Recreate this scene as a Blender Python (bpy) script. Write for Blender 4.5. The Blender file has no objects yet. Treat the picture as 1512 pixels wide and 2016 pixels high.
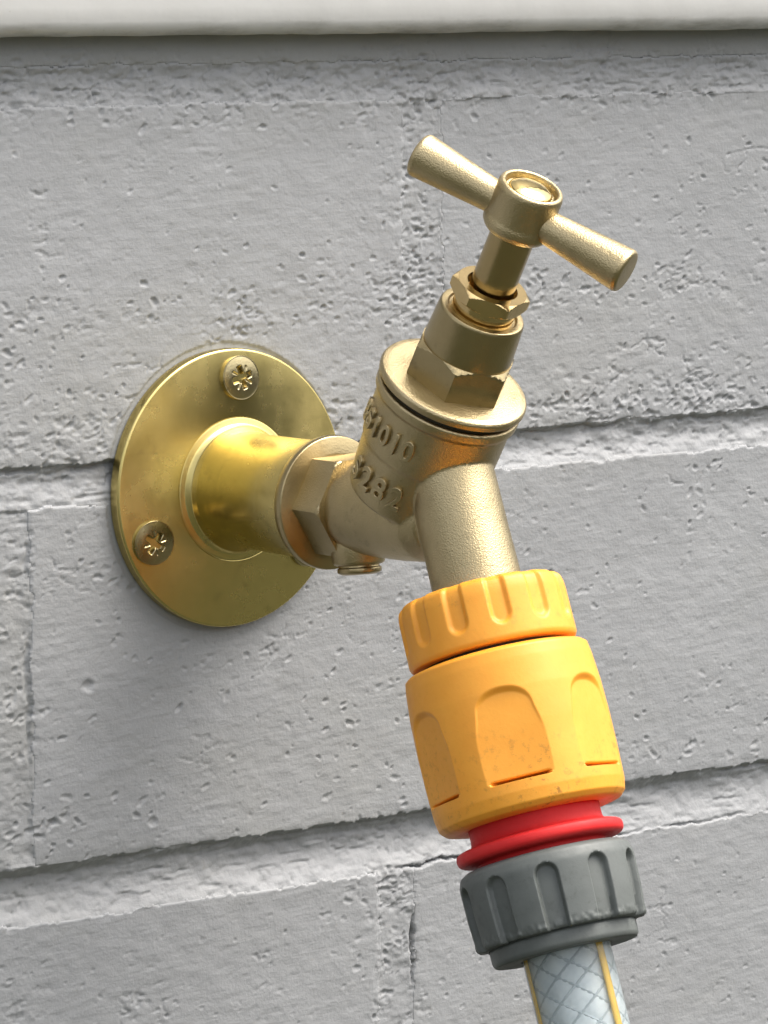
import bpy, bmesh, math, random
import numpy as np
from mathutils import Matrix, Vector
R = math.radians
MM = 0.001
sc = bpy.context.scene
COL = sc.collection
rng = np.random.default_rng(7)
random.seed(7)

# ------------------------------------------------------------------ camera
PSI, PIT = R(38.6), R(6.7)
FPX = 9190.0
fw = Vector((math.sin(PSI)*math.cos(PIT), math.cos(PSI)*math.cos(PIT), -math.sin(PIT)))
rt = Vector((math.cos(PSI), -math.sin(PSI), 0))
up = rt.cross(fw)
cam_d = bpy.data.cameras.new('camera'); cam = bpy.data.objects.new('camera', cam_d); COL.objects.link(cam)
cam_d.sensor_fit = 'VERTICAL'; cam_d.sensor_height = 36; cam_d.sensor_width = 27
cam_d.lens = FPX/2016*36
cam_d.clip_start = 0.05; cam_d.clip_end = 200
cpos = Vector((-514.92, -693.83, 96.68))*MM
cam.matrix_world = Matrix(((rt.x, up.x, -fw.x, cpos.x), (rt.y, up.y, -fw.y, cpos.y), (rt.z, up.z, -fw.z, cpos.z), (0, 0, 0, 1)))
sc.camera = cam

# ------------------------------------------------------------------ sky, sun, exposure
L = Vector((0.37, -0.30, 0.88)).normalized()
elev = math.asin(L.z); azim = math.atan2(L.x, L.y)
world = bpy.data.worlds.new('World'); sc.world = world; world.use_nodes = True
wn = world.node_tree; bg = wn.nodes['Background']
sky = wn.nodes.new('ShaderNodeTexSky'); sky.sky_type = 'NISHITA'; sky.sun_disc = False
sky.sun_elevation = elev; sky.sun_rotation = azim; sky.air_density = 1.0; sky.dust_density = 6.0; sky.ozone_density = 1.0
hs = wn.nodes.new('ShaderNodeHueSaturation'); hs.inputs['Saturation'].default_value = .35      # thin white cloud over the whole sky
wm = wn.nodes.new('ShaderNodeMix'); wm.data_type = 'RGBA'; wm.blend_type = 'MULTIPLY'; wm.inputs[0].default_value = 1; wm.inputs[7].default_value = (1, .985, .965, 1)
wn.links.new(sky.outputs[0], hs.inputs['Color']); wn.links.new(hs.outputs[0], wm.inputs[6]); wn.links.new(wm.outputs[2], bg.inputs[0]); bg.inputs[1].default_value = 0.15
sun_d = bpy.data.lights.new('sun', 'SUN'); sun_d.energy = .9; sun_d.angle = R(45); sun_d.color = (1, .95, .87)
sun = bpy.data.objects.new('sun', sun_d); COL.objects.link(sun)
sun.rotation_euler = L.to_track_quat('Z', 'Y').to_euler(); sun.location = (0.4, -0.6, 1.5)
sc.view_settings.view_transform = 'Standard'; sc.view_settings.look = 'None'
sc.view_settings.exposure = 1.33; sc.view_settings.gamma = 1

# ------------------------------------------------------------------ materials
def mat(name):
    m = bpy.data.materials.new(name); m.use_nodes = True
    nt = m.node_tree; return m, nt, nt.nodes['Principled BSDF']
def node(nt, t, **kw):
    n = nt.nodes.new(t)
    for k, v in kw.items():
        if k in n.inputs.keys() if hasattr(n.inputs, 'keys') else False: n.inputs[k].default_value = v
        else: setattr(n, k, v)
    return n
def coords(nt, scale=(1, 1, 1)):
    tc = nt.nodes.new('ShaderNodeTexCoord'); mp = nt.nodes.new('ShaderNodeMapping')
    mp.inputs['Scale'].default_value = scale
    nt.links.new(tc.outputs['Object'], mp.inputs['Vector']); return mp.outputs[0]
def noise(nt, vec, s, det=3, rough=.5):
    n = nt.nodes.new('ShaderNodeTexNoise'); n.inputs['Scale'].default_value = s
    n.inputs['Detail'].default_value = det; n.inputs['Roughness'].default_value = rough
    nt.links.new(vec, n.inputs['Vector']); return n.outputs['Fac']
def ramp(nt, fac, stops):
    r = nt.nodes.new('ShaderNodeValToRGB'); e = r.color_ramp.elements
    while len(e) < len(stops): e.new(.5)
    for k, (p, c) in enumerate(stops):
        e[k].position = p; e[k].color = c if len(c) == 4 else (*c, 1)
    nt.links.new(fac, r.inputs[0]); return r.outputs[0]
def bump(nt, h, dist, strength=1, normal=None):
    b = nt.nodes.new('ShaderNodeBump'); b.inputs['Distance'].default_value = dist; b.inputs['Strength'].default_value = strength
    nt.links.new(h, b.inputs['Height'])
    if normal: nt.links.new(normal, b.inputs['Normal'])
    return b.outputs[0]
def mixc(nt, fac, a, b, mode='MIX'):
    m = nt.nodes.new('ShaderNodeMix'); m.data_type = 'RGBA'; m.blend_type = mode
    for s, v in ((0, fac), (6, a), (7, b)):
        if isinstance(v, (tuple, float, int)): m.inputs[s].default_value = v if isinstance(v, (float, int)) else (*v, 1)[:4]
        else: nt.links.new(v, m.inputs[s])
    return m.outputs[2]
def maprange(nt, v, a, b, c, d):
    m = nt.nodes.new('ShaderNodeMapRange')
    for i, q in enumerate((a, b, c, d)): m.inputs[i+1].default_value = q
    nt.links.new(v, m.inputs[0]); return m.outputs[0]

def brass(name, c1, c2, rough, grain=0.00004, gscale=2600, aniso=0, streak=False):
    m, nt, p = mat(name)
    v = coords(nt)
    n1 = noise(nt, v, 120, 4, .6)
    p.inputs['Metallic'].default_value = 1
    c = ramp(nt, n1, [(.3, c1), (.7, c2)])
    tar = ramp(nt, noise(nt, v, 210, 6, .72), [(.56, (0, 0, 0)), (.74, (.55, .55, .55))])
    c = mixc(nt, tar, c, tuple(q*.55 for q in c1))                     # dull tarnish in small blotches
    nt.links.new(c, p.inputs['Base Color'])
    n2 = noise(nt, v, gscale, 2, .6)
    nt.links.new(maprange(nt, n1, .3, .7, rough*.88, rough*1.12), p.inputs['Roughness'])
    if grain:
        nt.links.new(bump(nt, n2, grain), p.inputs['Normal'])
    if aniso > .7:
        sc_ = ramp(nt, noise(nt, coords(nt, (40, 700, 700)), 1, 4, .7), [(.60, (0, 0, 0)), (.80, (.6, .6, .6))])
        c = mixc(nt, sc_, c, tuple(q*.6 for q in c1)); nt.links.new(c, p.inputs['Base Color'])
    if aniso:
        p.inputs['Anisotropic'].default_value = aniso
        t = nt.nodes.new('ShaderNodeTangent'); t.direction_type = 'RADIAL'; t.axis = 'Z'
        nt.links.new(t.outputs[0], p.inputs['Tangent'])
    return m
M_cast = brass('sandblasted_cast_brass', (.42, .338, .19), (.52, .425, .25), .35, .00011, 3300)
M_turned = brass('turned_brass', (.40, .30, .145), (.47, .36, .18), .23, .00002, 2500, .5)
M_dull = brass('dull_machined_brass', (.36, .285, .15), (.43, .345, .19), .30, .00004, 2800, .3)
M_bright = brass('polished_brass', (.58, .45, .19), (.64, .50, .23), .10, 0)
M_nut = brass('bright_machined_brass', (.60, .44, .20), (.68, .51, .25), .17, .00001, 2000)
M_plate = brass('spun_yellow_brass', (.60, .485, .18), (.67, .54, .215), .26, 0, 1, .8)
M_screw = brass('screw_metal', (.34, .285, .155), (.42, .355, .20), .28, .00003, 2000)
m, nt, p = mat('black_recess'); p.inputs['Base Color'].default_value = (.03, .025, .015, 1); p.inputs['Roughness'].default_value = .7; M_dark = m

def paint_wall():
    m, nt, p = mat('pale_grey_masonry_paint')
    v = coords(nt)
    n1 = noise(nt, v, 22, 5, .6); n3 = noise(nt, v, 300, 4, .6)
    c = mixc(nt, ramp(nt, n1, [(.3, (0, 0, 0)), (.75, (1, 1, 1))]), (.276, .283, .291), (.311, .318, .326))
    n5 = noise(nt, coords(nt, (1, 1, 2.2)), 9, 5, .7)
    c = mixc(nt, ramp(nt, n5, [(.50, (0, 0, 0)), (.75, (.5, .5, .5))]), c, (.262, .262, .245))
    c = mixc(nt, ramp(nt, n3, [(.68, (0, 0, 0)), (.80, (.5, .5, .5))]), c, (.235, .23, .215))
    nt.links.new(c, p.inputs['Base Color'])
    vs = coords(nt, (90, 90, 900))
    st = noise(nt, vs, 1.0, 3, .6)
    fine = noise(nt, v, 1500, 3, .6)
    b = bump(nt, st, .00016, .45); b = bump(nt, fine, .00012, .8, b)
    nt.links.new(b, p.inputs['Normal'])
    p.inputs['Roughness'].default_value = .62; p.inputs['Specular IOR Level'].default_value = .35
    return m
M_wall = paint_wall()
m, nt, p = mat('added_lower_wall_black'); p.inputs['Base Color'].default_value = (.03, .03, .03, 1); p.inputs['Roughness'].default_value = .7; M_added_black = m  # black added to the unseen lower courses to darken reflections in the brass
def sill_paint():
    m, nt, p = mat('white_gloss_sill_paint')
    v = coords(nt); n = noise(nt, v, 40, 5, .6); n2 = noise(nt, v, 900, 3, .6)
    c = mixc(nt, ramp(nt, n, [(.35, (0, 0, 0)), (.7, (1, 1, 1))]), (.47, .47, .455), (.52, .52, .505))
    c = mixc(nt, ramp(nt, n2, [(.70, (0, 0, 0)), (.76, (.6, .6, .6))]), c, (.36, .34, .29))
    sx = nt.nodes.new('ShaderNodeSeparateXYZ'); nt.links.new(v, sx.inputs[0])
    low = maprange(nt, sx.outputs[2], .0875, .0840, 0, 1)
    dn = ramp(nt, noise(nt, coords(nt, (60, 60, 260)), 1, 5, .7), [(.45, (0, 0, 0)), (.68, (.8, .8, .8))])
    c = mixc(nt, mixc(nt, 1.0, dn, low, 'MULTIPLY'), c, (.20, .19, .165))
    nt.links.new(c, p.inputs['Base Color']); p.inputs['Roughness'].default_value = .38
    nt.links.new(bump(nt, noise(nt, v, 160, 3), .0002, .6), p.inputs['Normal']); return m
M_sill = sill_paint()

def plastic(name, base, light, dirt, rough, z0=None, z1=None, dirtamt=.7, sss=0):
    m, nt, p = mat(name)
    v = coords(nt)
    n1 = noise(nt, v, 90, 4, .6); n2 = noise(nt, v, 620, 6, .75); n3 = noise(nt, v, 1600, 2, .6)
    c = mixc(nt, ramp(nt, n1, [(.35, (0, 0, 0)), (.7, (1, 1, 1))]), base, light)
    sp = ramp(nt, n2, [(.54, (0, 0, 0)), (.68, (1, 1, 1))])
    if z0 is not None:
        sx = nt.nodes.new('ShaderNodeSeparateXYZ'); nt.links.new(v, sx.inputs[0])
        band = maprange(nt, sx.outputs[2], z0, z1, .12, 1)
        sp = mixc(nt, 1.0, sp, band, 'MULTIPLY')
    sp = mixc(nt, 1.0, sp, ramp(nt, noise(nt, v, 60, 3), [(.42, (.15, .15, .15)), (.62, (1, 1, 1))]), 'MULTIPLY')
    f = nt.nodes.new('ShaderNodeMath'); f.operation = 'MULTIPLY'; f.inputs[1].default_value = dirtamt
    nt.links.new(sp, f.inputs[0])
    c = mixc(nt, f.outputs[0], c, dirt)
    nt.links.new(c, p.inputs['Base Color'])
    nt.links.new(maprange(nt, n2, .3, .7, rough*.85, rough*1.2), p.inputs['Roughness'])
    b = bump(nt, n2, .00006, .6); b = bump(nt, n3, .00003, .6, b)
    nt.links.new(b, p.inputs['Normal'])
    if sss:
        p.inputs['Subsurface Weight'].default_value = sss; p.inputs['Subsurface Radius'].default_value = (1, .4, .1)
        p.inputs['Subsurface Scale'].default_value = .0012
    return m
M_yellow = plastic('weathered_orange_plastic', (.80, .330, .026), (.85, .375, .038), (.22, .10, .015), .45, .022, .038, .95, .12)
M_yellow2 = plastic('orange_plastic', (.80, .330, .026), (.85, .375, .038), (.35, .15, .03), .45, None, None, .35, .12)
M_red = plastic('red_plastic', (.56, .018, .02), (.63, .028, .028), (.12, .02, .02), .5, None, None, .4, .05)
M_grey = plastic('worn_grey_plastic', (.082, .092, .087), (.116, .127, .121), (.045, .05, .045), .5, None, None, .45)
m, nt, p = mat('hose_core'); v = coords(nt)
nt.links.new(ramp(nt, noise(nt, v, 500, 3), [(.3, (.60, .66, .69)), (.7, (.72, .77, .79))]), p.inputs['Base Color']); p.inputs['Roughness'].default_value = .5; M_core = m
m, nt, p = mat('hose_thread'); p.inputs['Base Color'].default_value = (.45, .51, .54, 1); p.inputs['Roughness'].default_value = .6; M_thread = m
m, nt, p = mat('hose_stripe'); p.inputs['Base Color'].default_value = (.88, .55, .06, 1); p.inputs['Roughness'].default_value = .5; M_stripe = m
m, nt, p = mat('clear_hose_skin'); p.inputs['Base Color'].default_value = (.90, .95, .96, 1); p.inputs['Transmission Weight'].default_value = 1
p.inputs['Roughness'].default_value = .17; p.inputs['IOR'].default_value = 1.45; M_skin = m
m, nt, p = mat('lawn'); v = coords(nt)
nt.links.new(ramp(nt, noise(nt, v, 9, 6, .7), [(.3, (.022, .025, .013)), (.7, (.040, .044, .022))]), p.inputs['Base Color']); p.inputs['Roughness'].default_value = .9; M_lawn = m
m, nt, p = mat('added_hedge_leaf'); v = coords(nt)
nt.links.new(ramp(nt, noise(nt, v, 14, 4, .7), [(.3, (.040, .050, .026)), (.7, (.085, .100, .052))]), p.inputs['Base Color']); p.inputs['Roughness'].default_value = .7; M_leaf = m

M_red.node_tree.nodes['Principled BSDF'].inputs['Specular IOR Level'].default_value = .25
# ------------------------------------------------------------------ object helpers
def root(name, label, cat, loc_mm, group=None):
    o = bpy.data.objects.new(name, None); COL.objects.link(o); o.location = Vector(loc_mm)*MM
    o.empty_display_size = .01; o['label'] = label; o['category'] = cat
    if group: o['group'] = group
    return o
def world_of(o):
    m = o.matrix_basis.copy()
    return world_of(o.parent) @ m if o.parent else m
def link(name, me, m, parent=None, frame=None, label=None):
    o = bpy.data.objects.new(name, me); COL.objects.link(o)
    if m is not None:
        me.materials.clear(); me.materials.append(m)
    frame = frame or Matrix.Identity(4)
    if parent:
        o.parent = parent; o.matrix_basis = world_of(parent).inverted() @ frame
    else: o.matrix_basis = frame
    if label: o['label'] = label
    return o
def frame(o_mm, z, x=(1, 0, 0)):
    z = Vector(z).normalized(); x = Vector(x); x = (x - z*x.dot(z)).normalized(); y = z.cross(x); o = Vector(o_mm)*MM
    return Matrix(((x.x, y.x, z.x, o.x), (x.y, y.y, z.y, o.y), (x.z, y.z, z.z, o.z), (0, 0, 0, 1)))
def np_mesh(name, V, F, smooth=True):
    me = bpy.data.meshes.new(name)
    V = np.asarray(V, dtype=np.float32); F = np.asarray(F, dtype=np.int32); k = F.shape[1]
    me.vertices.add(len(V)); me.vertices.foreach_set('co', V.ravel())
    me.loops.add(F.size); me.loops.foreach_set('vertex_index', F.ravel())
    me.polygons.add(len(F)); me.polygons.foreach_set('loop_start', np.arange(len(F), dtype=np.int32)*k)
    me.polygons.foreach_set('use_smooth', np.full(len(F), smooth))
    me.update(calc_edges=True); me.validate(); return me
def rounded(prof, r=.35, seg=3):
    """round the corners of a (radius, t) polyline by r mm"""
    out = [prof[0]]
    for i in range(1, len(prof)-1):
        a, b, c = (Vector(prof[j]) for j in (i-1, i, i+1))
        u, w = (a-b), (c-b)
        if u.length < 1e-6 or w.length < 1e-6: out.append(tuple(b)); continue
        d = min(r, u.length*.45, w.length*.45); p0 = b+u.normalized()*d; p1 = b+w.normalized()*d
        for k in range(seg+1):
            q = k/seg; out.append(tuple(p0*(1-q)**2 + b*2*q*(1-q) + p1*q*q))
    out.append(prof[-1]); return out
def lathe_me(name, prof, seg=128, rnd=.3, rmod=None, sharp=40):
    """prof in mm from one end to the other; rmod(theta, t, r) -> r"""
    pr = np.array(rounded(prof, rnd) if rnd else prof, dtype=float)
    th = np.linspace(0, 2*math.pi, seg, endpoint=False)
    r = np.repeat(pr[:, 0][:, None], seg, 1); t = np.repeat(pr[:, 1][:, None], seg, 1)
    if rmod is not None: r = rmod(th[None, :], t, r)
    V = np.stack([r*np.cos(th), r*np.sin(th), t], -1).reshape(-1, 3)*MM
    n = len(pr); i = np.arange(n-1)[:, None]*seg; j = np.arange(seg)[None, :]; j2 = (j+1) % seg
    F = np.stack([i+j, i+j2, i+seg+j2, i+seg+j], -1).reshape(-1, 4)
    me = np_mesh(name, V, F)
    if pr[-1, 1] < pr[0, 1] or True:
        bm = bmesh.new(); bm.from_mesh(me); bmesh.ops.remove_doubles(bm, verts=bm.verts, dist=2e-6)
        bmesh.ops.recalc_face_normals(bm, faces=bm.faces)
        for e in bm.edges:
            if len(e.link_faces) == 2 and e.calc_face_angle(0) > R(sharp): e.smooth = False
        bm.to_mesh(me); bm.free()
    return me
def lathe(name, prof, m, parent, fr, seg=128, rnd=.3, rmod=None, label=None, sharp=40):
    return link(name, lathe_me(name, prof, seg, rnd, rmod, sharp), m, parent, fr, label)
def hexr(theta, rc, rot):
    """distance to the side of a hexagon of corner radius rc with a corner at rot"""
    a = (theta-rot) % (math.pi/3) - math.pi/6
    return rc*math.cos(math.pi/6)/np.cos(a)

# ------------------------------------------------------------------ the wall: painted bricks and mortar
def table(seed): return np.random.default_rng(seed).random((256, 256))
TB = {}
def vn(x, z, sx, sz, seed):
    T = TB.setdefault(seed, table(seed)); a = x/sx+1000.3; b = z/sz+1000.7
    i = np.floor(a).astype(int); j = np.floor(b).astype(int); fx = a-i; fz = b-j
    fx = fx*fx*(3-2*fx); fz = fz*fz*(3-2*fz)
    g = lambda p, q: T[p % 256, q % 256]
    return ((g(i, j)*(1-fx)+g(i+1, j)*fx)*(1-fz)+(g(i, j+1)*(1-fx)+g(i+1, j+1)*fx)*fz)*2-1
def fbm(x, z, s, seed, o=4, asp=1, gain=.5):
    v = 0; a = 1; t = 0
    for k in range(o):
        v = v+a*vn(x, z, s*asp/2**k, s/2**k, seed+k*11); t += a; a *= gain
    return v/t
def ss(a, b, x):
    t = np.clip((x-a)/(b-a), 0, 1); return t*t*(3-2*t)
def axis_grid(lo, a, b, hi, d, D):
    left = []; x = a; s = d
    while x > lo: s = min(s*1.25, D); x -= s; left.append(max(x, lo))
    right = []; x = b; s = d
    while x < hi: s = min(s*1.25, D); x += s; right.append(min(x, hi))
    return np.array(left[::-1]+list(np.arange(a, b, d))+[b]+right)
gx = axis_grid(-330, -54, 144, 420, .29, 8.0)
gz = axis_grid(-560, -124, 86, 112, .29, 8.0)
X, Z = np.meshgrid(gx, gz, indexing='ij')
# rows: (z bottom, z top, bed joint below it: bottom z) ; vertical joints per row
rows = [(78.2, 143.0, [(-160, -150), (86, 96), (330, 340)]),
        (6.3, 71.0, [(-172, -162), (43.5, 53.2), (268, 278)]),
        (-66.9, -1.3, [(-268, -258), (-53.2, -42.9), (172, 182), (397, 407)]),
        (-142.0, -77.6, [(-178, -168), (37.6, 46.4), (262, 272)]),
        (-217.0, -152.0, [(-268, -258), (-54, -44), (171, 181), (396, 406)]),
        (-292.0, -227.0, [(-178, -168), (37, 47), (262, 272)]),
        (-367.0, -302.0, [(-268, -258), (-54, -44), (171, 181), (396, 406)]),
        (-442.0, -377.0, [(-178, -168), (37, 47), (262, 272)]),
        (-517.0, -452.0, [(-268, -258), (-54, -44), (171, 181), (396, 406)]),
        (-592.0, -527.0, [(-178, -168), (37, 47), (262, 272)])]
jd = {0: .40, 1: 1.55, 2: 2.6}        # depth of the bed joint below each of the first rows
wob = lambda seed, amp, s=7: amp*fbm(X, Z*0+seed*3.1, s, 500+seed, 4)
Xw = X; Hh = np.zeros_like(X); lab = np.full(X.shape, -1)
nb = 0
XX, ZZ, HH, LAB = X, Z, Hh, lab
for k, (zb, zt, vj) in enumerate(rows):
    j0 = max(0, np.searchsorted(gz, zb-14)); j1 = np.searchsorted(gz, zt+4)
    X, Z, Hh, lab = XX[:, j0:j1], ZZ[:, j0:j1], HH[:, j0:j1], LAB[:, j0:j1]
    top = zt + wob(k, .55) + .5*fbm(X, Z, 1.6, 850+k, 3); bot = zb + wob(k+20, .5) + .5*fbm(X, Z, 1.6, 860+k, 3)
    inrow = (Z <= top) & (Z >= bot)
    xs = [-9999]+[q for v in vj for q in v]+[9999]
    for q in range(0, len(xs), 2):
        x0, x1 = xs[q], xs[q+1]
        w0 = x0 + .5*fbm(Z, X*0+q, 6, 700+k, 4) + .9*fbm(X, Z, 2.0, 870+k, 3); w1 = x1 + .5*fbm(Z, X*0+q+5, 6, 730+k, 4) + .9*fbm(X, Z, 2.0, 880+k, 3)
        ins = inrow & (X >= w0) & (X <= w1)
        lab[ins] = nb
        off = (-.25 if k == 0 else 0) + .2*math.sin(nb*2.7)
        tilt = .0025*math.sin(nb*4.1)
        e = np.minimum(Z-bot, np.minimum(X-w0, w1-X))
        edge = -.30*np.exp(-np.clip(e, 0, 9)/.7)*(.6+.8*fbm(X, Z, 12, 871, 2))
        Hh[ins] = (off+tilt*(Z-zb)+edge)[ins]; nb += 1
    # vertical joints of this row
    for a, b in vj:
        w0 = a + .5*fbm(Z, X*0, 6, 700+k, 4) + .9*fbm(X, Z, 2.0, 870+k, 3); w1 = b + .5*fbm(Z, X*0+5, 6, 730+k, 4) + .9*fbm(X, Z, 2.0, 880+k, 3)
        ins = inrow & (X > w0) & (X < w1); u = np.clip((X-w0)/(w1-w0), 0, 1)
        dep = {1: .3, 2: .45, 3: .5}.get(k, 1.5)
        d = -.12 - dep*(.55+.6*fbm(X, Z, 9, 78, 3))*np.sin(np.clip(u, 0, 1)*math.pi)**.6*(.75+.35*fbm(X, Z, 6, 77))
        if k == 3: d = d - 2.4*np.exp(-((X-w1+.5)/.28)**2)*ss(-.25, .15, vn(X*0, Z, 5, 5, 61))
        if k == 2: d = d - .45*np.exp(-((X-w1+.6)/.5)**2)*ss(-.1, .3, vn(X*0, Z, 6, 6, 62))
        if k == 2: d = d + .9*np.exp(-((X-(-46))/2.5)**2)*ss(-67, -50, Z)*0
        Hh[ins] = d[ins]
    # bed joint below
    if k < len(rows)-1:
        nt_ = rows[k+1][1] + wob(k+1, .55) + .5*fbm(X, Z, 1.6, 851+k, 3)
        ins = (Z < bot) & (Z > nt_); u = np.clip((bot-Z)/np.maximum(bot-nt_, .1), 0, 1)
        D = jd.get(k, 2.5)*(.9+.35*fbm(X, Z*0, 30, 90+k, 2))*(1-.45*ss(-8, -30, X)*(k == 1))
        d = -.22*(1-u) - D*ss(-.02, .22, u)*(1-np.clip((u-.38)/.62, 0, 1)**1.25)*(1-.25*np.exp(-((u-.3)/.2)**2)*(fbm(X, Z, 5, 97, 3)+.4))
        if k in (1, 2):
            g = ss(-.35, .2, vn(X, Z*0, 9, 9, 40+k))
            d = d - 1.1*g*np.exp(-((bot-Z-.6)/.45)**2)
        if k == 1:   # messy smear of mortar to the left of the plate and right of the tap
            d = d + .5*fbm(X, Z, 2.2, 33, 4, 2.2)*ss(0, .2, u)*ss(1, .5, u)
        if k == 2:
            g = ss(-.35, .1, vn(X, Z*0, 7, 7, 66))*ss(38, 50, X)
            d = d - 2.2*g*np.exp(-((Z-nt_-.35)/.24)**2)
        Hh[ins] = d[ins]
X, Z, Hh, lab = XX, ZZ, HH, LAB
mort = lab < 0
wet = mort.astype(float)
for zb, zt, vj in rows: wet[(ZZ > zb+.8) & (ZZ < zt-.8)] *= .35
# relief: trowel waves, brush strokes, crumbly paint on mortar
rough_zone = np.clip(.25+.9*np.exp(-((Z-8)/9)**2)*(Z > 0)+.9*np.exp(-((Z-74)/7)**2)+.35*np.exp(-((X-47)/9)**2)*(Z > 8)+.45*np.exp(-((Z-33)/5)**2)*(Z > 6)
                     + .5*np.exp(-((X-42)/8)**2)*(Z < -66)+.35*np.exp(-((X+47)/6)**2)*(Z < 0), 0, 1.2)
Hh += .28*fbm(X, Z, 26, 1, 3) + .10*fbm(X, Z, 6, 2, 3)
Xr = X*math.cos(.12)+Z*math.sin(.12); Zr = -X*math.sin(.12)+Z*math.cos(.12)
Hh += .028*fbm(Xr, Zr, .9, 5, 2, 9)                                   # brush strokes
Hh += (.05+.20*wet+.08*rough_zone)*fbm(X, Z, 1.5, 9, 4, 1.5)
cz = np.clip(rough_zone*1.1+.35*wet+.35*fbm(X, Z, 20, 23, 3)-.10, 0, 1.2)
Hh -= .27*cz*ss(.30, .66, fbm(X, Z, 1.7, 25, 4, 1.7, .6)+.12*cz)      # crumbs missing from the paint
Hh += .13*cz*ss(.35, .6, fbm(X, Z, 1.3, 27, 3, 1.5, .6))
Hh -= (.20*ss(.2,.5,fbm(X, Z, 15, 29, 2)))*ss(.42, .6, fbm(X, Z, 1.1, 31, 3, 2.2, .6))
# grooves scored along the bed joints by the trowel
for zc, hh_ in ((2.5, 4.5), (-72, 5.5), (74, 3)):
    Hh -= .35*wet*np.exp(-((Z-zc)/hh_)**4)*ss(.25, .6, fbm(X, Z, .9, 35, 3, 7, .6))
lump = fbm(X, Z, 3.2, 13, 3, 1.6)
Hh += .75*wet*np.where(lump > 0, lump, lump*.5)*ss(-.2, .5, fbm(X, Z, 14, 15, 2))
cr = fbm(X, Z, 2.4, 17, 3, 2.0); crm = ss(.05, .45, fbm(X, Z, 17, 19, 2)+.6*(rough_zone-.55))
Hh -= .30*crm*np.exp(-(cr/.05)**2)*ss(-.3, .2, fbm(X, Z, 4, 21, 2))   # torn paint ridges
Hh += .30*wet*fbm(X, Z, 1.5, 45, 3, 4.5)*ss(-.3, .3, fbm(X, Z, 11, 47, 2)+.15) + .35*wet*ss(-10, -25, X)*(Z > -5)*(Z < 10)*fbm(X, Z, 1.9, 49, 3, 6)
# pits
P = []
def pit(x, z, r, d, asp, ang): P.append((x, z, r, d, asp, ang))
for _ in range(900): pit(rng.uniform(-58, 152), rng.uniform(-128, 86), rng.uniform(.16, .40), rng.uniform(.12, .38), rng.uniform(1, 2.4), rng.normal(0, .35))
def cluster(n, cx, cz, sx, sz, rmin=.18, rmax=.52, d=.55):
    for _ in range(n): pit(rng.normal(cx, sx), rng.normal(cz, sz), rng.uniform(rmin, rmax), rng.uniform(.2, d), rng.uniform(1, 2.6), rng.normal(.1, .5))
for q in [(60, 15, 34, 28, 3.5), (26, 5, 28, 1.2, 9), (46, 5, 72, 22, 3), (60, 47, 74, 6, 5), (55, 46, 48, 3.5, 12), (60, 47, 36, 5, 7), (40, 66, 33, 10, 3), (45, 105, 35, 22, 2.5),
          (90, 60, 10, 25, 2.5), (120, 110, 9, 25, 3), (40, 25, 10, 16, 3), (50, -30, 14, 12, 6), (40, -30, 74, 10, 3), (45, 100, 73, 25, 2.5), (30, 40, -72, 4, 10), (50, 25, -40, 30, 12),
          (35, -38, -60, 5, 3), (45, -46, -40, 3, 18), (40, 110, -60, 20, 4), (22, -20, -14, 4, 3), (40, 41, -95, 3, 12), (30, -47, 30, 6, 6), (40, 90, 50, 25, 12), (18, 126, -8, 4, 4), (20, 70, -30, 20, 5)]:
    cluster(q[0], q[1], q[2], q[3], q[4])
pit(-30.5, -34.5, 1.0, .55, 1.1, 0); pit(-16, -61.5, .7, .45, 1.2, 0)
WX = .38*fbm(X, Z, 1.1, 41, 3); WZ = .38*fbm(X, Z, 1.1, 43, 3)
for x, z, r, d, asp, ang in P:
    w = r*asp*3
    i0, i1 = np.searchsorted(gx, (x-w, x+w)); j0, j1 = np.searchsorted(gz, (z-w, z+w))
    if i1-i0 < 2 or j1-j0 < 2: continue
    dx = X[i0:i1, j0:j1]-x+WX[i0:i1, j0:j1]; dz = Z[i0:i1, j0:j1]-z+WZ[i0:i1, j0:j1]
    a = (dx*math.cos(ang)+dz*math.sin(ang))/(r*asp); b = (-dx*math.sin(ang)+dz*math.cos(ang))/r
    q = a*a+b*b
    d *= .72; Hh[i0:i1, j0:j1] -= d*np.exp(-q*q*.8) - .18*d*np.exp(-((np.sqrt(q)-1.5)/.45)**2)
# keep the wall from poking through the flange plate
rr = np.hypot(X-.8, Z+.1); Hh = np.where(rr < 27, np.minimum(Hh, -.12), Hh)

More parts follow.
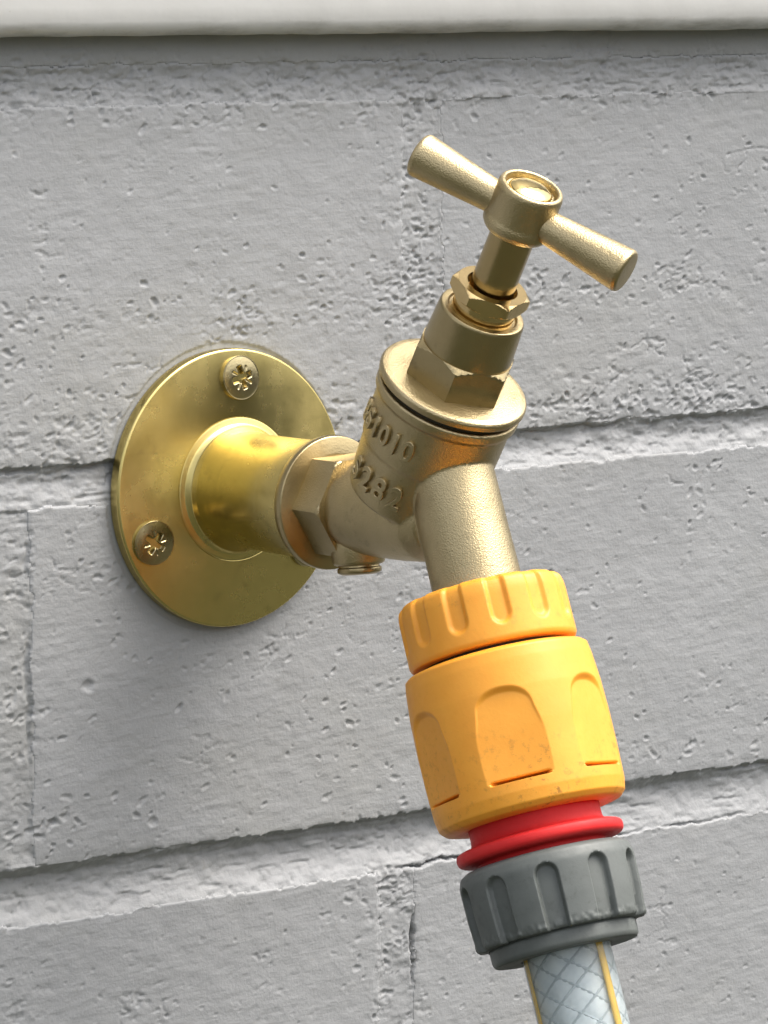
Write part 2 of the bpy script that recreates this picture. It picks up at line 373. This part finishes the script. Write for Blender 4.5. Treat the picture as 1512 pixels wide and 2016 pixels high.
Vall = np.stack([X, -Hh, Z], -1).reshape(-1, 3)*MM
nz_ = len(gz)
I, J = np.meshgrid(np.arange(len(gx)-1), np.arange(nz_-1), indexing='ij')
cells = np.stack([I*nz_+J, (I+1)*nz_+J, (I+1)*nz_+J+1, I*nz_+J+1], -1)
cl = lab[:-1, :-1]
wall = root('brick_wall', 'pale grey painted brick wall with pitted paint and recessed mortar joints behind the brass tap', 'wall', (0, 0, -560))
def piece(mask, name, skirt):
    F = cells[mask].reshape(-1, 4); u, inv = np.unique(F, return_inverse=True); F = inv.reshape(-1, 4); V = Vall[u]
    if skirt:
        E = np.concatenate([F[:, [0, 1]], F[:, [1, 2]], F[:, [2, 3]], F[:, [3, 0]]])
        key = np.sort(E, 1); kk = key[:, 0].astype(np.int64)*len(V)+key[:, 1]
        _, idx, cnt = np.unique(kk, return_index=True, return_counts=True)
        Bd = E[idx[cnt == 1]]; bv, binv = np.unique(Bd, return_inverse=True); binv = binv.reshape(-1, 2)
        back = V[bv].copy(); back[:, 1] = .012; n0 = len(V); V = np.concatenate([V, back])
        S = np.stack([Bd[:, 1], Bd[:, 0], binv[:, 0]+n0, binv[:, 1]+n0], -1); F = np.concatenate([F, S])
    c = Vector((V[:, 0].mean(), 0, V[:, 2].mean())) if name == 'brick' else Vector((0, 0, 0))
    V = V-np.array(c, dtype=float)
    me = np_mesh(name, V, F); o = link(name, me, M_wall, wall, Matrix.Translation(c)); return o
for b in range(nb):
    mk = cl == b
    if mk.sum() > 30:
        o = piece(mk, 'brick', True)
        if o.location.z+wall.location.z < -.16: o.data.materials[0] = M_added_black  # unseen low bricks blackened so the brass mirrors less pale wall
zc_ = (Z[:-1, :-1] > -150)
piece((cl < 0) & zc_, 'mortar', False)
o = piece((cl < 0) & ~zc_, 'mortar', False); o.data.materials[0] = M_added_black

# ------------------------------------------------------------------ white sill board above
sill = root('window_sill', 'white painted sill board running along the top of the grey brick wall', 'sill', (40, 0, 84))
sx0, sx1 = -330, 420
prof = [(20, 84.6), (-6.2, 84.6), (-7.6, 84.9), (-8.7, 85.8), (-9.2, 87.2), (-9.4, 90), (-9.4, 112), (-9.0, 114.5), (-7.5, 116.5), (-5.5, 117.3), (60, 122), (60, 128), (20, 128)]
prof = [(a+1.5 if a < 20 else a, b-.9) for a, b in prof]
xs = np.concatenate([[sx0], np.arange(-60, 155, 1.5), [sx1]])
V = []; 
for x in xs:
    for k, (y, z) in enumerate(prof):
        e = .22*vn(np.array([x]), np.array([0.]), 30, 30, 301)[0] + (.12*vn(np.array([x]), np.array([k*1.]), 4, 4, 302)[0])
        V.append((x*MM, (y)*MM, (z + (e if k < 5 else 0))*MM))
n = len(prof); F = []
for i in range(len(xs)-1):
    for k in range(n-1): F.append((i*n+k, i*n+k+1, (i+1)*n+k+1, (i+1)*n+k))
me = np_mesh('sill_board', V, F); link('sill_board', me, M_sill, sill)

# ------------------------------------------------------------------ the tap
X0 = .8
tap = root('garden_tap', 'brass outdoor bib tap with T-bar handle on a round screwed wall flange', 'tap', (X0, 0, -.1))
FL = frame((X0, 0, -.1), (0, -1, 0))                      # axis out of the wall
a_ = R(30.8); s_ = (0, -math.sin(a_), math.cos(a_)); SP = frame((X0, -52.6, -.7), s_)
b_ = R(21.6); o_ = (0, -math.sin(b_), -math.cos(b_)); OU = frame((X0, -74.24, -11.89), o_)
# flange plate and stub pipe
plate = lathe('wall_flange', [(0, .0), (25.9, .0), (26.0, .5), (26.0, 2.3), (25.7, 2.6), (13.5, 4.2), (13.35, 4.14), (13.1, 4.25), (12.1, 4.5), (11.45, 5.3), (11.1, 6.6), (10.85, 9), (10.7, 12), (10.8, 24), (10.95, 31.0)],
              M_plate, tap, FL, 192, .25, sharp=50)
# screws
def cross(name, me_parent, fr):
    pass
def screw(ang, spin):
    c = (X0+20.6*math.cos(ang), -3.3, -.1+20.6*math.sin(ang))
    fr = frame(c, (.10*math.cos(ang), -1, .10*math.sin(ang)))
    # pozidriv head: low dome with a cross recess, radius 4.1
    n, rad = 96, np.concatenate([np.linspace(0, 3.1, 32), np.linspace(3.2, 4.0, 8), [4.1, 4.1, 4.05]])
    th = np.linspace(0, 2*math.pi, n, endpoint=False)+spin
    rr_, tt_ = np.meshgrid(rad, th, indexing='ij')
    h = 1.0-.5*(rr_/4.1)**2.2
    h[-2:, :] = [[.35], [-.3]]; h[-3, :] = .62
    x = rr_*np.cos(tt_-spin); y = rr_*np.sin(tt_-spin)
    arm = np.maximum(ss(.62, .34, np.abs(x))*ss(2.35, 2.0, np.abs(y)), ss(.62, .34, np.abs(y))*ss(2.35, 2.0, np.abs(x)))
    dgx = (x+y)/1.4142; dgy = (x-y)/1.4142
    star = np.maximum(ss(.20, .05, np.abs(dgx))*ss(2.5, 2.2, np.abs(dgy)), ss(.20, .05, np.abs(dgy))*ss(2.5, 2.2, np.abs(dgx)))
    h = h-1.5*arm*ss(2.5, .8, rr_)**.4-.3*star-.3*ss(1.3, .6, rr_)
    V = np.stack([rr_*np.cos(tt_), rr_*np.sin(tt_), h], -1).reshape(-1, 3)*MM
    i = np.arange(len(rad)-1)[:, None]*n; j = np.arange(n)[None, :]; j2 = (j+1) % n
    F = np.stack([i+j, i+n+j, i+n+j2, i+j2], -1).reshape(-1, 4)
    me = np_mesh('screw', V, F); bm = bmesh.new(); bm.from_mesh(me); bmesh.ops.remove_doubles(bm, verts=bm.verts, dist=1e-6); bmesh.ops.recalc_face_normals(bm, faces=bm.faces); bm.to_mesh(me); bm.free()
    o = link('screw', me, M_screw, plate, fr)
for ang, spin in ((R(86.5), .3), (R(-155), 1.0), (R(-35), .1)): screw(ang, spin)
# inlet collar and nut of the tap tail
lathe('inlet_collar', [(9, 31.0), (11.6, 31.0), (12.1, 31.3), (12.25, 32.4), (12.1, 33.2), (9.0, 34.0), (5, 34.0)], M_dull, tap, FL, 144, .2)
def hexnut(name, rc, t0, t1, rot, m, parent, fr, cham=.6, hole=None, label=None, ends=(True, True), rnd_r=.3, lim0=.935, lims=1.75):
    t = [t0, t0, t0+cham, t1-cham, t1, t1]
    base = [(hole or 0, t0), (rc*.9, t0), (rc*1.0, t0+cham), (rc*1.0, t1-cham), (rc*.9, t1), (hole or 0, t1)]
    N = 6*24
    def rm(th, tt, r):
        hx = hexr(th, rc, rot)
        dist = np.minimum(tt-t0, t1-tt)
        lim = rc*lim0 + np.clip(dist, 0, None)*lims
        if not ends[0]: lim = np.where(tt < (t0+t1)/2, rc*2, lim)
        if not ends[1]: lim = np.where(tt > (t0+t1)/2, rc*2, lim)
        c = np.minimum(np.minimum(hx, lim), rc-.12*rnd_r)
        return np.where(r < rc*.85, r, c)
    pr = [(hole or 0, t0), (rc, t0)]+[(rc, t0+(t1-t0)*q) for q in np.linspace(.03, .97, 22)]+[(rc, t1), (hole or 0, t1)]
    return lathe(name, pr, m, parent, fr, N, 0, rm, label, 28)
hexnut('inlet_nut', 10.0, 33.6, 41.0, R(0+2), M_cast, tap, FL, ends=(False, True))
# body: one cast piece, remeshed so the tubes run into each other
def remesh_union(name, parts, vox, smooth_n, m, parent):
    Vs = []; Fs = []; off = 0
    bmj = bmesh.new()
    for prof, fr, seg in parts:
        me = lathe_me('tmp', prof, seg, .25); me.transform(fr); bmj.from_mesh(me); bpy.data.meshes.remove(me)
    me = bpy.data.meshes.new('tmp'); bmj.to_mesh(me); bmj.free()
    o = bpy.data.objects.new('tmp', me); COL.objects.link(o)
    md = o.modifiers.new('r', 'REMESH'); md.mode = 'VOXEL'; md.voxel_size = vox; md.use_smooth_shade = True
    sm = o.modifiers.new('s', 'SMOOTH'); sm.factor = .5; sm.iterations = smooth_n
    dg = bpy.context.evaluated_depsgraph_get(); me2 = bpy.data.meshes.new_from_object(o.evaluated_get(dg)); me2.name = name
    bpy.data.objects.remove(o); bpy.data.meshes.remove(me)
    me2.polygons.foreach_set('use_smooth', np.ones(len(me2.polygons), dtype=bool))
    return link(name, me2, m, parent)
body = remesh_union('tap_body', [
    ([(0, 38), (7.9, 38), (8.3, 42), (8.5, 47), (8.4, 55), (8.0, 61), (6.8, 64.5), (4, 66.5), (0, 67)], FL, 96),
    ([(0, 4.2), (10.6, 4.2), (11.15, 4.8), (11.5, 9), (11.8, 14.4), (12.15, 14.9), (12.3, 18), (12.4, 24.2), (13.1, 24.7), (13.15, 26.4), (12.9, 26.6), (0, 26.6)], SP, 128),
    ([(0, -30), (4, -29), (6.6, -27), (7.7, -24), (7.8, -10), (8.05, 4), (0, 4)], OU, 96),
], .00030, 3, M_cast, tap)
lathe('sealing_washer', [(0, 26.4), (12.2, 26.4), (12.2, 27.9), (0, 27.9)], M_dark, tap, SP, 96, 0)
# drain plug under the tail
DR = frame((X0-.3, -40.6, -7.0), (0, -.12, -1))
drain = lathe('drain_boss', [(0, -1), (5.3, -1), (5.1, 1.0), (4.7, 3.2), (4.2, 3.6), (0, 3.6)], M_cast, tap, DR, 72, .3)
lathe('drain_plug', [(0, 3.2), (3.7, 3.2), (3.7, 4.0), (4.0, 4.1), (4.0, 4.9), (3.2, 5.3), (0, 5.3)], M_dull, tap, DR, 72, .2)
# headgear
lathe('headgear_flange', [(0, 27.5), (13.1, 27.5), (13.45, 27.8), (13.5, 28.7), (13.2, 29.2), (12.2, 29.45), (9.0, 29.7), (0, 29.7)], M_cast, tap, SP, 160, .2)
hexnut('headgear_hexagon', 9.5, 29.5, 36.1, R(223), M_dull, tap, SP, ends=(False, True), lim0=.87, lims=1.3)
lathe('headgear_neck', [(0, 35.0), (8.15, 35.0), (7.95, 39), (7.7, 43.6), (7.45, 44.1), (6.3, 44.15), (6.1, 43.6), (0, 43.6)], M_dull, tap, SP, 128, .18)
lathe('gland_thread', [(0, 43.4), (5.6, 43.4), (5.6, 46.9), (0, 46.9)], M_nut, tap, SP, 96, .15)
hexnut('gland_nut', 7.15, 46.4, 49.2, R(200), M_nut, tap, SP, hole=4.6, lim0=.87, lims=1.5)
lathe('gland_bore', [(4.62, 49.1), (4.5, 47.2), (0, 47.2)], M_nut, tap, SP, 64, .1)
lathe('spindle', [(0, 45), (3.95, 45), (3.95, 60), (3.9, 62.5), (0, 62.5)], M_turned, tap, SP, 96, .1)
# handle
handle = lathe('handle', [(0, 60.2), (4.3, 60.2), (5.5, 60.6), (6.15, 61.6), (6.1, 62.6), (5.85, 63.4), (5.8, 66), (5.82, 68.7), (5.6, 69.45), (5.15, 69.7), (4.75, 69.55), (4.55, 68.2), (0, 68.2)], M_cast, tap, SP, 128, .3)
th = R(63.5); e2 = Vector((0, -math.cos(a_), -math.sin(a_)))
bdir = Vector((1, 0, 0))*math.cos(th)+e2*math.sin(th); bc = Vector((X0, -52.6, -.7))+Vector(s_)*64.25
for sgn in (1, -1):
    lathe('handle_bar', [(0, 3.0), (2.85, 3.0), (2.95, 6), (3.95, 20.0), (4.0, 20.6), (3.75, 21.15), (3.2, 21.35), (0, 21.4)], M_cast, handle, frame(bc, bdir*sgn, (0, 0, 1)), 96, .3)
lathe('handle_button', [(3.95, 68.0), (3.93, 68.75), (3.7, 69.1), (2.8, 69.5), (1.9, 69.72), (1.0, 69.84), (0, 69.88)], M_bright, handle, SP, 96, .15)

# raised lettering on the barrel
def letters(text, size, adv, mid_deg, t, rad, bold=.0):
    for k, ch in enumerate(text):
        if ch == ' ': continue
        cu = bpy.data.curves.new('t', 'FONT'); cu.body = ch; cu.size = size*1.38; cu.extrude = .75; cu.bevel_depth = .13; cu.bevel_resolution = 1; cu.offset = bold
        cu.align_x = 'CENTER'
        o = bpy.data.objects.new('t', cu); COL.objects.link(o)
        dg = bpy.context.evaluated_depsgraph_get(); me = bpy.data.meshes.new_from_object(o.evaluated_get(dg)); bpy.data.objects.remove(o); bpy.data.curves.remove(cu)
        bm = bmesh.new(); bm.from_mesh(me)
        bmesh.ops.remove_doubles(bm, verts=bm.verts, dist=1e-4)
        ang0 = R(mid_deg+adv*(k-len(text)+1))
        for v in bm.verts:
            r = rad+v.co.z-.2; an = R(223)+ang0+v.co.x*.82/rad
            v.co = Vector((r*math.cos(an), r*math.sin(an), t-size/2+v.co.y))*MM
        bmesh.ops.recalc_face_normals(bm, faces=bm.faces)
        bm.to_mesh(me); bm.free()
        link('raised_letter', me, M_cast, body, SP)
import time as _t; _t0=_t.time()
letters('BS1010', 4.0, 12.2, -13, 19.5, 12.25, .05)
letters('S282', 4.4, 16.5, -8.5, 9.6, 11.6, .07)

# ------------------------------------------------------------------ orange tap connector (threaded collar)
FA = R(128.7)
def slots(phase, count, half, depth, tA, tB, soft=.10, full=.35):
    """round ended grooves between tA and tB"""
    def f(th, t, r):
        a = (th-phase+math.pi/count) % (2*math.pi/count)-math.pi/count
        w = half
        ra = a*r  # mm across
        hw = half*r
        # distance into a stadium shape
        tc = np.clip(t, tA+hw if tA is not None else -99, tB-hw if tB is not None else 99)
        d = np.sqrt(ra**2+(t-tc)**2)
        g = ss(hw, hw-full, d)*(r > 8)
        return r-depth*g
    return f
def dense(prof, step):
    out = [prof[0]]
    for a, b in zip(prof[:-1], prof[1:]):
        n = max(1, int(math.hypot(b[0]-a[0], b[1]-a[1])/step))
        for k in range(1, n+1): out.append((a[0]+(b[0]-a[0])*k/n, a[1]+(b[1]-a[1])*k/n))
    return out
adapter = root('tap_adapter', 'upper orange ribbed screw collar fitted round the brass tap outlet', 'hose fitting', (X0, -74.24, -11.89))
pr = dense(rounded([(7.9, .4), (13.2, -.2), (14.5, .6), (14.85, 2.2), (14.95, 10.8), (14.6, 11.5), (12.5, 11.6)], .8, 5), .28)
lathe('collar', pr, M_yellow2, adapter, OU, 540, 0, slots(FA-R(10), 12, .140, .70, -6, 8.9, full=.95), sharp=75)
lathe('adapter_core', [(0, .8), (12.0, .8), (12.0, 13.5), (0, 13.5)], M_dark, adapter, OU, 96, 0)
# ------------------------------------------------------------------ snap-on hose connector
conn = root('hose_connector', 'orange snap-on hose connector with six arched grip hollows, red ring and grey ribbed nut', 'hose connector', tuple(Vector((X0, -74.24, -11.89))+Vector(o_)*12.6))
def bodyr(t):
    pts = [(12.6, 15.6), (13.1, 16.25), (15, 16.55), (20, 16.95), (26, 17.1), (32, 17.05), (37.5, 16.9), (39.6, 16.5), (40.5, 15.6), (40.8, 14.2)]
    return np.interp(t, [p[0] for p in pts], [p[1] for p in pts])
def bodymod(th, t, r):
    ph = FA+R(3); a = (th-ph+math.pi/6) % (math.pi/3)-math.pi/6
    # arched window: flat scoop whose top is a round arch
    t0, t1 = 19.6, 35.4
    hwmm = 6.1
    x = a*17.0
    hwmm = 4.7+.17*np.clip(t-t0, 0, 20)
    arch = t0+3.6*(1-np.clip(1-np.abs(x/5.0)**2.2, 0, 1)**(1/2.2))
    arch = np.where(np.abs(x) > 5.0, t0+3.6+np.clip(np.abs(x)-5.0, 0, 9)*4.0, arch)
    inside = ss(-.35, .95, t-arch)*ss(hwmm+.9, hwmm-.5, np.abs(x))*ss(t1+.05, t1-.05, t)
    flat = (16.12-.014*(t-t0))/np.cos(a)                 # plane cut, deepest at the arch
    cut = np.minimum(r, flat)
    r2 = r+(cut-r)*inside
    slit = ss(.34, .14, np.abs(t-t1))*ss(5.6, 4.6, np.abs(x))
    r2 = r2-3.4*slit
    return np.where(r > 13, r2, r)
tt = np.concatenate([np.linspace(12.6, 17.5, 20), np.linspace(17.6, 22, 34), np.linspace(22.2, 35, 44), np.linspace(35.1, 36.1, 16), np.linspace(36.3, 40.8, 26)])
pr = [(12.2, 12.5), (14.6, 12.35)]+[(float(bodyr(t)), float(t)) for t in tt]+[(13.0, 40.95), (11.5, 40.6)]
yb = lathe('connector_body', pr, M_yellow, conn, OU @ Matrix.Translation((0, 0, 0)), 720, 0, bodymod, sharp=80)
rm = lathe('red_ring', [(11.6, 38.5), (11.6, 43.0), (12.0, 43.9), (13.9, 44.15), (14.65, 44.5), (14.8, 45.4), (14.6, 46.2), (13.9, 46.6), (11.2, 46.8), (11.1, 49.5), (8, 49.5)], M_red, conn, OU, 160, .5)
def greymod(th, t, r):
    g = slots(FA+R(2), 10, .14, 1.25, 50.1, 99, full=.4)(th, t, r)
    burr = .16*vn(th*40+0*t, t*1.5+0*th, 1.6, 1.3, 401)*ss(59.6, 60.6, t)
    return np.where((r > 13.5), g+burr, r)
pr = dense(rounded([(11.0, 47.9), (13.6, 47.7), (14.9, 48.5), (15.4, 50.2), (15.3, 56), (14.95, 61.0), (14.6, 61.5), (12.9, 61.6)], .5, 4), .25)
nut = lathe('hose_nut', pr, M_grey, conn, OU, 600, 0, greymod, sharp=70)
lathe('hose_nut_lip', [(11, 61.0), (12.55, 61.2), (12.95, 61.9), (12.9, 64.0), (12.5, 64.7), (8.0, 64.7), (7.9, 60)], M_grey, conn, OU, 128, .3)

# ------------------------------------------------------------------ hose
hose = root('garden_hose', 'pale braided garden hose with yellow stripes hanging from the grey nut', 'hose', tuple(Vector((X0, -74.24, -11.89))+Vector(o_)*62))
P0 = Vector((X0, -74.24, -11.89)); od = Vector(o_)
pts = [P0+od*t for t in np.arange(60, 100, .7)]
d = od.copy(); q = pts[-1].copy(); k = 0
while q.z > -548:
    d = (d*.985+Vector((.02, .01, -1))*.015).normalized(); q = q+d*2.0; pts.append(q.copy())
pts = np.array([tuple(v) for v in pts]); tang = np.gradient(pts, axis=0); tang /= np.linalg.norm(tang, axis=1)[:, None]
xa = np.tile(np.array([1., 0, 0]), (len(pts), 1)); xa -= tang*(xa*tang).sum(1)[:, None]; xa /= np.linalg.norm(xa, axis=1)[:, None]
ya = np.cross(tang, xa); arc = np.concatenate([[0], np.cumsum(np.linalg.norm(np.diff(pts, axis=0), axis=1))])
def sweep(name, rad, seg, m, rf=None, th0=0, th1=2*math.pi, closed=True, N=None):
    th = np.linspace(th0, th1, seg, endpoint=not closed); n = N or len(pts)
    r = np.full((n, seg), rad, float)
    if rf is not None: r = rf(th[None, :], arc[:n, None])
    V = pts[:n, None, :]+xa[:n, None, :]*(r*np.cos(th))[..., None]+ya[:n, None, :]*(r*np.sin(th))[..., None]
    i = np.arange(n-1)[:, None]*seg; j = np.arange(seg if closed else seg-1)[None, :]; j2 = (j+1) % seg
    F = np.stack([i+j, i+j2, i+seg+j2, i+seg+j], -1).reshape(-1, 4)
    return link(name, np_mesh(name, V.reshape(-1, 3)*MM, F), m, hose)
NH, PITCH = 7, 31.0
def corer(th, s):
    u = np.abs(np.sin(NH*(th/2+math.pi*s/PITCH))); w = np.abs(np.sin(NH*(th/2-math.pi*s/PITCH)))
    return 6.0+.25*np.minimum(ss(0, .45, u), ss(0, .45, w))
sweep('hose_core', 6.3, 160, M_core, corer)
bm = bmesh.new()
for sg in (1, -1):
    for h in range(NH):
        prev = None
        for i in range(0, len(pts)):
            if arc[i] > 60: break
            an = 2*math.pi*h/NH+sg*2*math.pi*arc[i]/PITCH+.06*math.sin(h*2.3+arc[i]*.11+sg)
            c = pts[i]+xa[i]*6.10*math.cos(an)+ya[i]*6.10*math.sin(an)
            rad_ = xa[i]*math.cos(an)+ya[i]*math.sin(an); tg = -xa[i]*math.sin(an)+ya[i]*math.cos(an)
            side = np.cross(rad_, tang[i]*1.0+tg*sg*1.3); side /= np.linalg.norm(side)
            ring = [bm.verts.new((c+v)*MM) for v in (rad_*.14, side*.30, -rad_*.14, -side*.30)]
            if prev:
                for a in range(4): bm.faces.new((prev[a], prev[(a+1) % 4], ring[(a+1) % 4], ring[a]))
            prev = ring
bmesh.ops.recalc_face_normals(bm, faces=bm.faces)
me = bpy.data.meshes.new('braid_thread'); bm.to_mesh(me); bm.free(); o = link('hose_braid', me, M_thread, hose); o['kind'] = 'stuff'
for an in (R(128.7-51), R(128.7+76), R(128.7-171)):
    V = []; F = []; n = len(pts)
    sq = [(6.75, -.10), (7.25, -.10), (7.35, 0), (7.25, .10), (6.75, .10)]
    for i in range(n):
        for r, da in sq:
            V.append((pts[i]+xa[i]*r*math.cos(an+da)+ya[i]*r*math.sin(an+da))*MM)
    for i in range(n-1):
        for a in range(5): F.append((i*5+a, i*5+(a+1) % 5, (i+1)*5+(a+1) % 5, (i+1)*5+a))
    link('hose_stripe', np_mesh('hose_stripe', V, F), M_stripe, hose)
sweep('hose_skin', 7.75, 96, M_skin)

# ------------------------------------------------------------------ out of view: window above, lawn, and a hedge added for dark reflections
win = root('window', 'white framed window with grey obscured glass above the sill', 'window', (40, 30, 127))
def box(bm, a, b):
    vs = [bm.verts.new(Vector((x, y, z))*MM) for x in (a[0], b[0]) for y in (a[1], b[1]) for z in (a[2], b[2])]
    for f in ((0, 1, 3, 2), (4, 6, 7, 5), (0, 4, 5, 1), (2, 3, 7, 6), (0, 2, 6, 4), (1, 5, 7, 3)): bm.faces.new([vs[i] for i in f])
def boxes(name, lst, m, parent, bev=1.5):
    bm = bmesh.new()
    for a, b in lst: box(bm, a, b)
    if bev: bmesh.ops.bevel(bm, geom=bm.edges[:], offset=bev*MM, segments=2, affect='EDGES')
    bmesh.ops.recalc_face_normals(bm, faces=bm.faces); me = bpy.data.meshes.new(name); bm.to_mesh(me); bm.free(); return link(name, me, m, parent)
boxes('window_frame', [((-330, 20, 128), (420, 60, 185)), ((-330, 20, 1200), (420, 60, 1260)), ((-330, 21, 186), (-275, 59, 1199)), ((365, 21, 186), (420, 59, 1199))], M_sill, win)
m, nt, p = mat('window_glass'); p.inputs['Base Color'].default_value = (.12, .125, .125, 1); p.inputs['Roughness'].default_value = .5; p.inputs['Specular IOR Level'].default_value = .3
boxes('pane', [((-274, 38, 187), (364, 42, 1198))], m, win, 0)
me = np_mesh('lawn', [(-60, -60, -.56), (60, -60, -.56), (60, 20, -.56), (-60, 20, -.56)], [(0, 1, 2, 3)]); o = link('lawn', me, M_lawn); o['kind'] = 'structure'
def added_hedge_row(x0, x1, y, ztop, label, cat, name, N, amp=.16):  # shrubs added out of view so the brass has something dark to reflect
    c = np.stack([rng.uniform(x0, x1, N), y+rng.normal(0, amp, N), -.56+rng.uniform(0, 1, N)**.8*(ztop+.56)], -1)
    c[:, 1] += .18*np.sin(c[:, 0]*3.1)*np.sin(c[:, 2]*4); c[:, 2] += .12*np.sin(c[:, 0]*2.3+c[:, 1])*(c[:, 2] > 0)
    u = rng.normal(size=(N, 3)); u /= np.linalg.norm(u, axis=1)[:, None]; w = np.cross(u, rng.normal(size=(N, 3))); w /= np.linalg.norm(w, axis=1)[:, None]
    l = rng.uniform(.03, .07, (N, 1)); V = np.stack([c-u*l, c+w*l*.5, c+u*l, c-w*l*.5], 1).reshape(-1, 3); F = np.arange(N*4).reshape(-1, 4)
    hd = root(name, label, cat, ((x0+x1)*500, y*1000, -560))
    o = link('added_foliage', np_mesh('added_foliage', V, F, False), M_leaf, hd); o['kind'] = 'stuff'
    bm = bmesh.new(); box(bm, (x0*1000+60, y*1000-150, -560), (x1*1000-60, y*1000-20, ztop*1000-120)); me = bpy.data.meshes.new('added_inner_growth'); bm.to_mesh(me); bm.free(); o = link('added_inner_growth', me, M_leaf, hd); o['kind'] = 'stuff'
added_hedge_row(.8, 7.5, -3.4, .95, 'unseen dark green shrub border added to darken the brass reflections', 'shrub', 'added_shrub_border', 18000, .22)
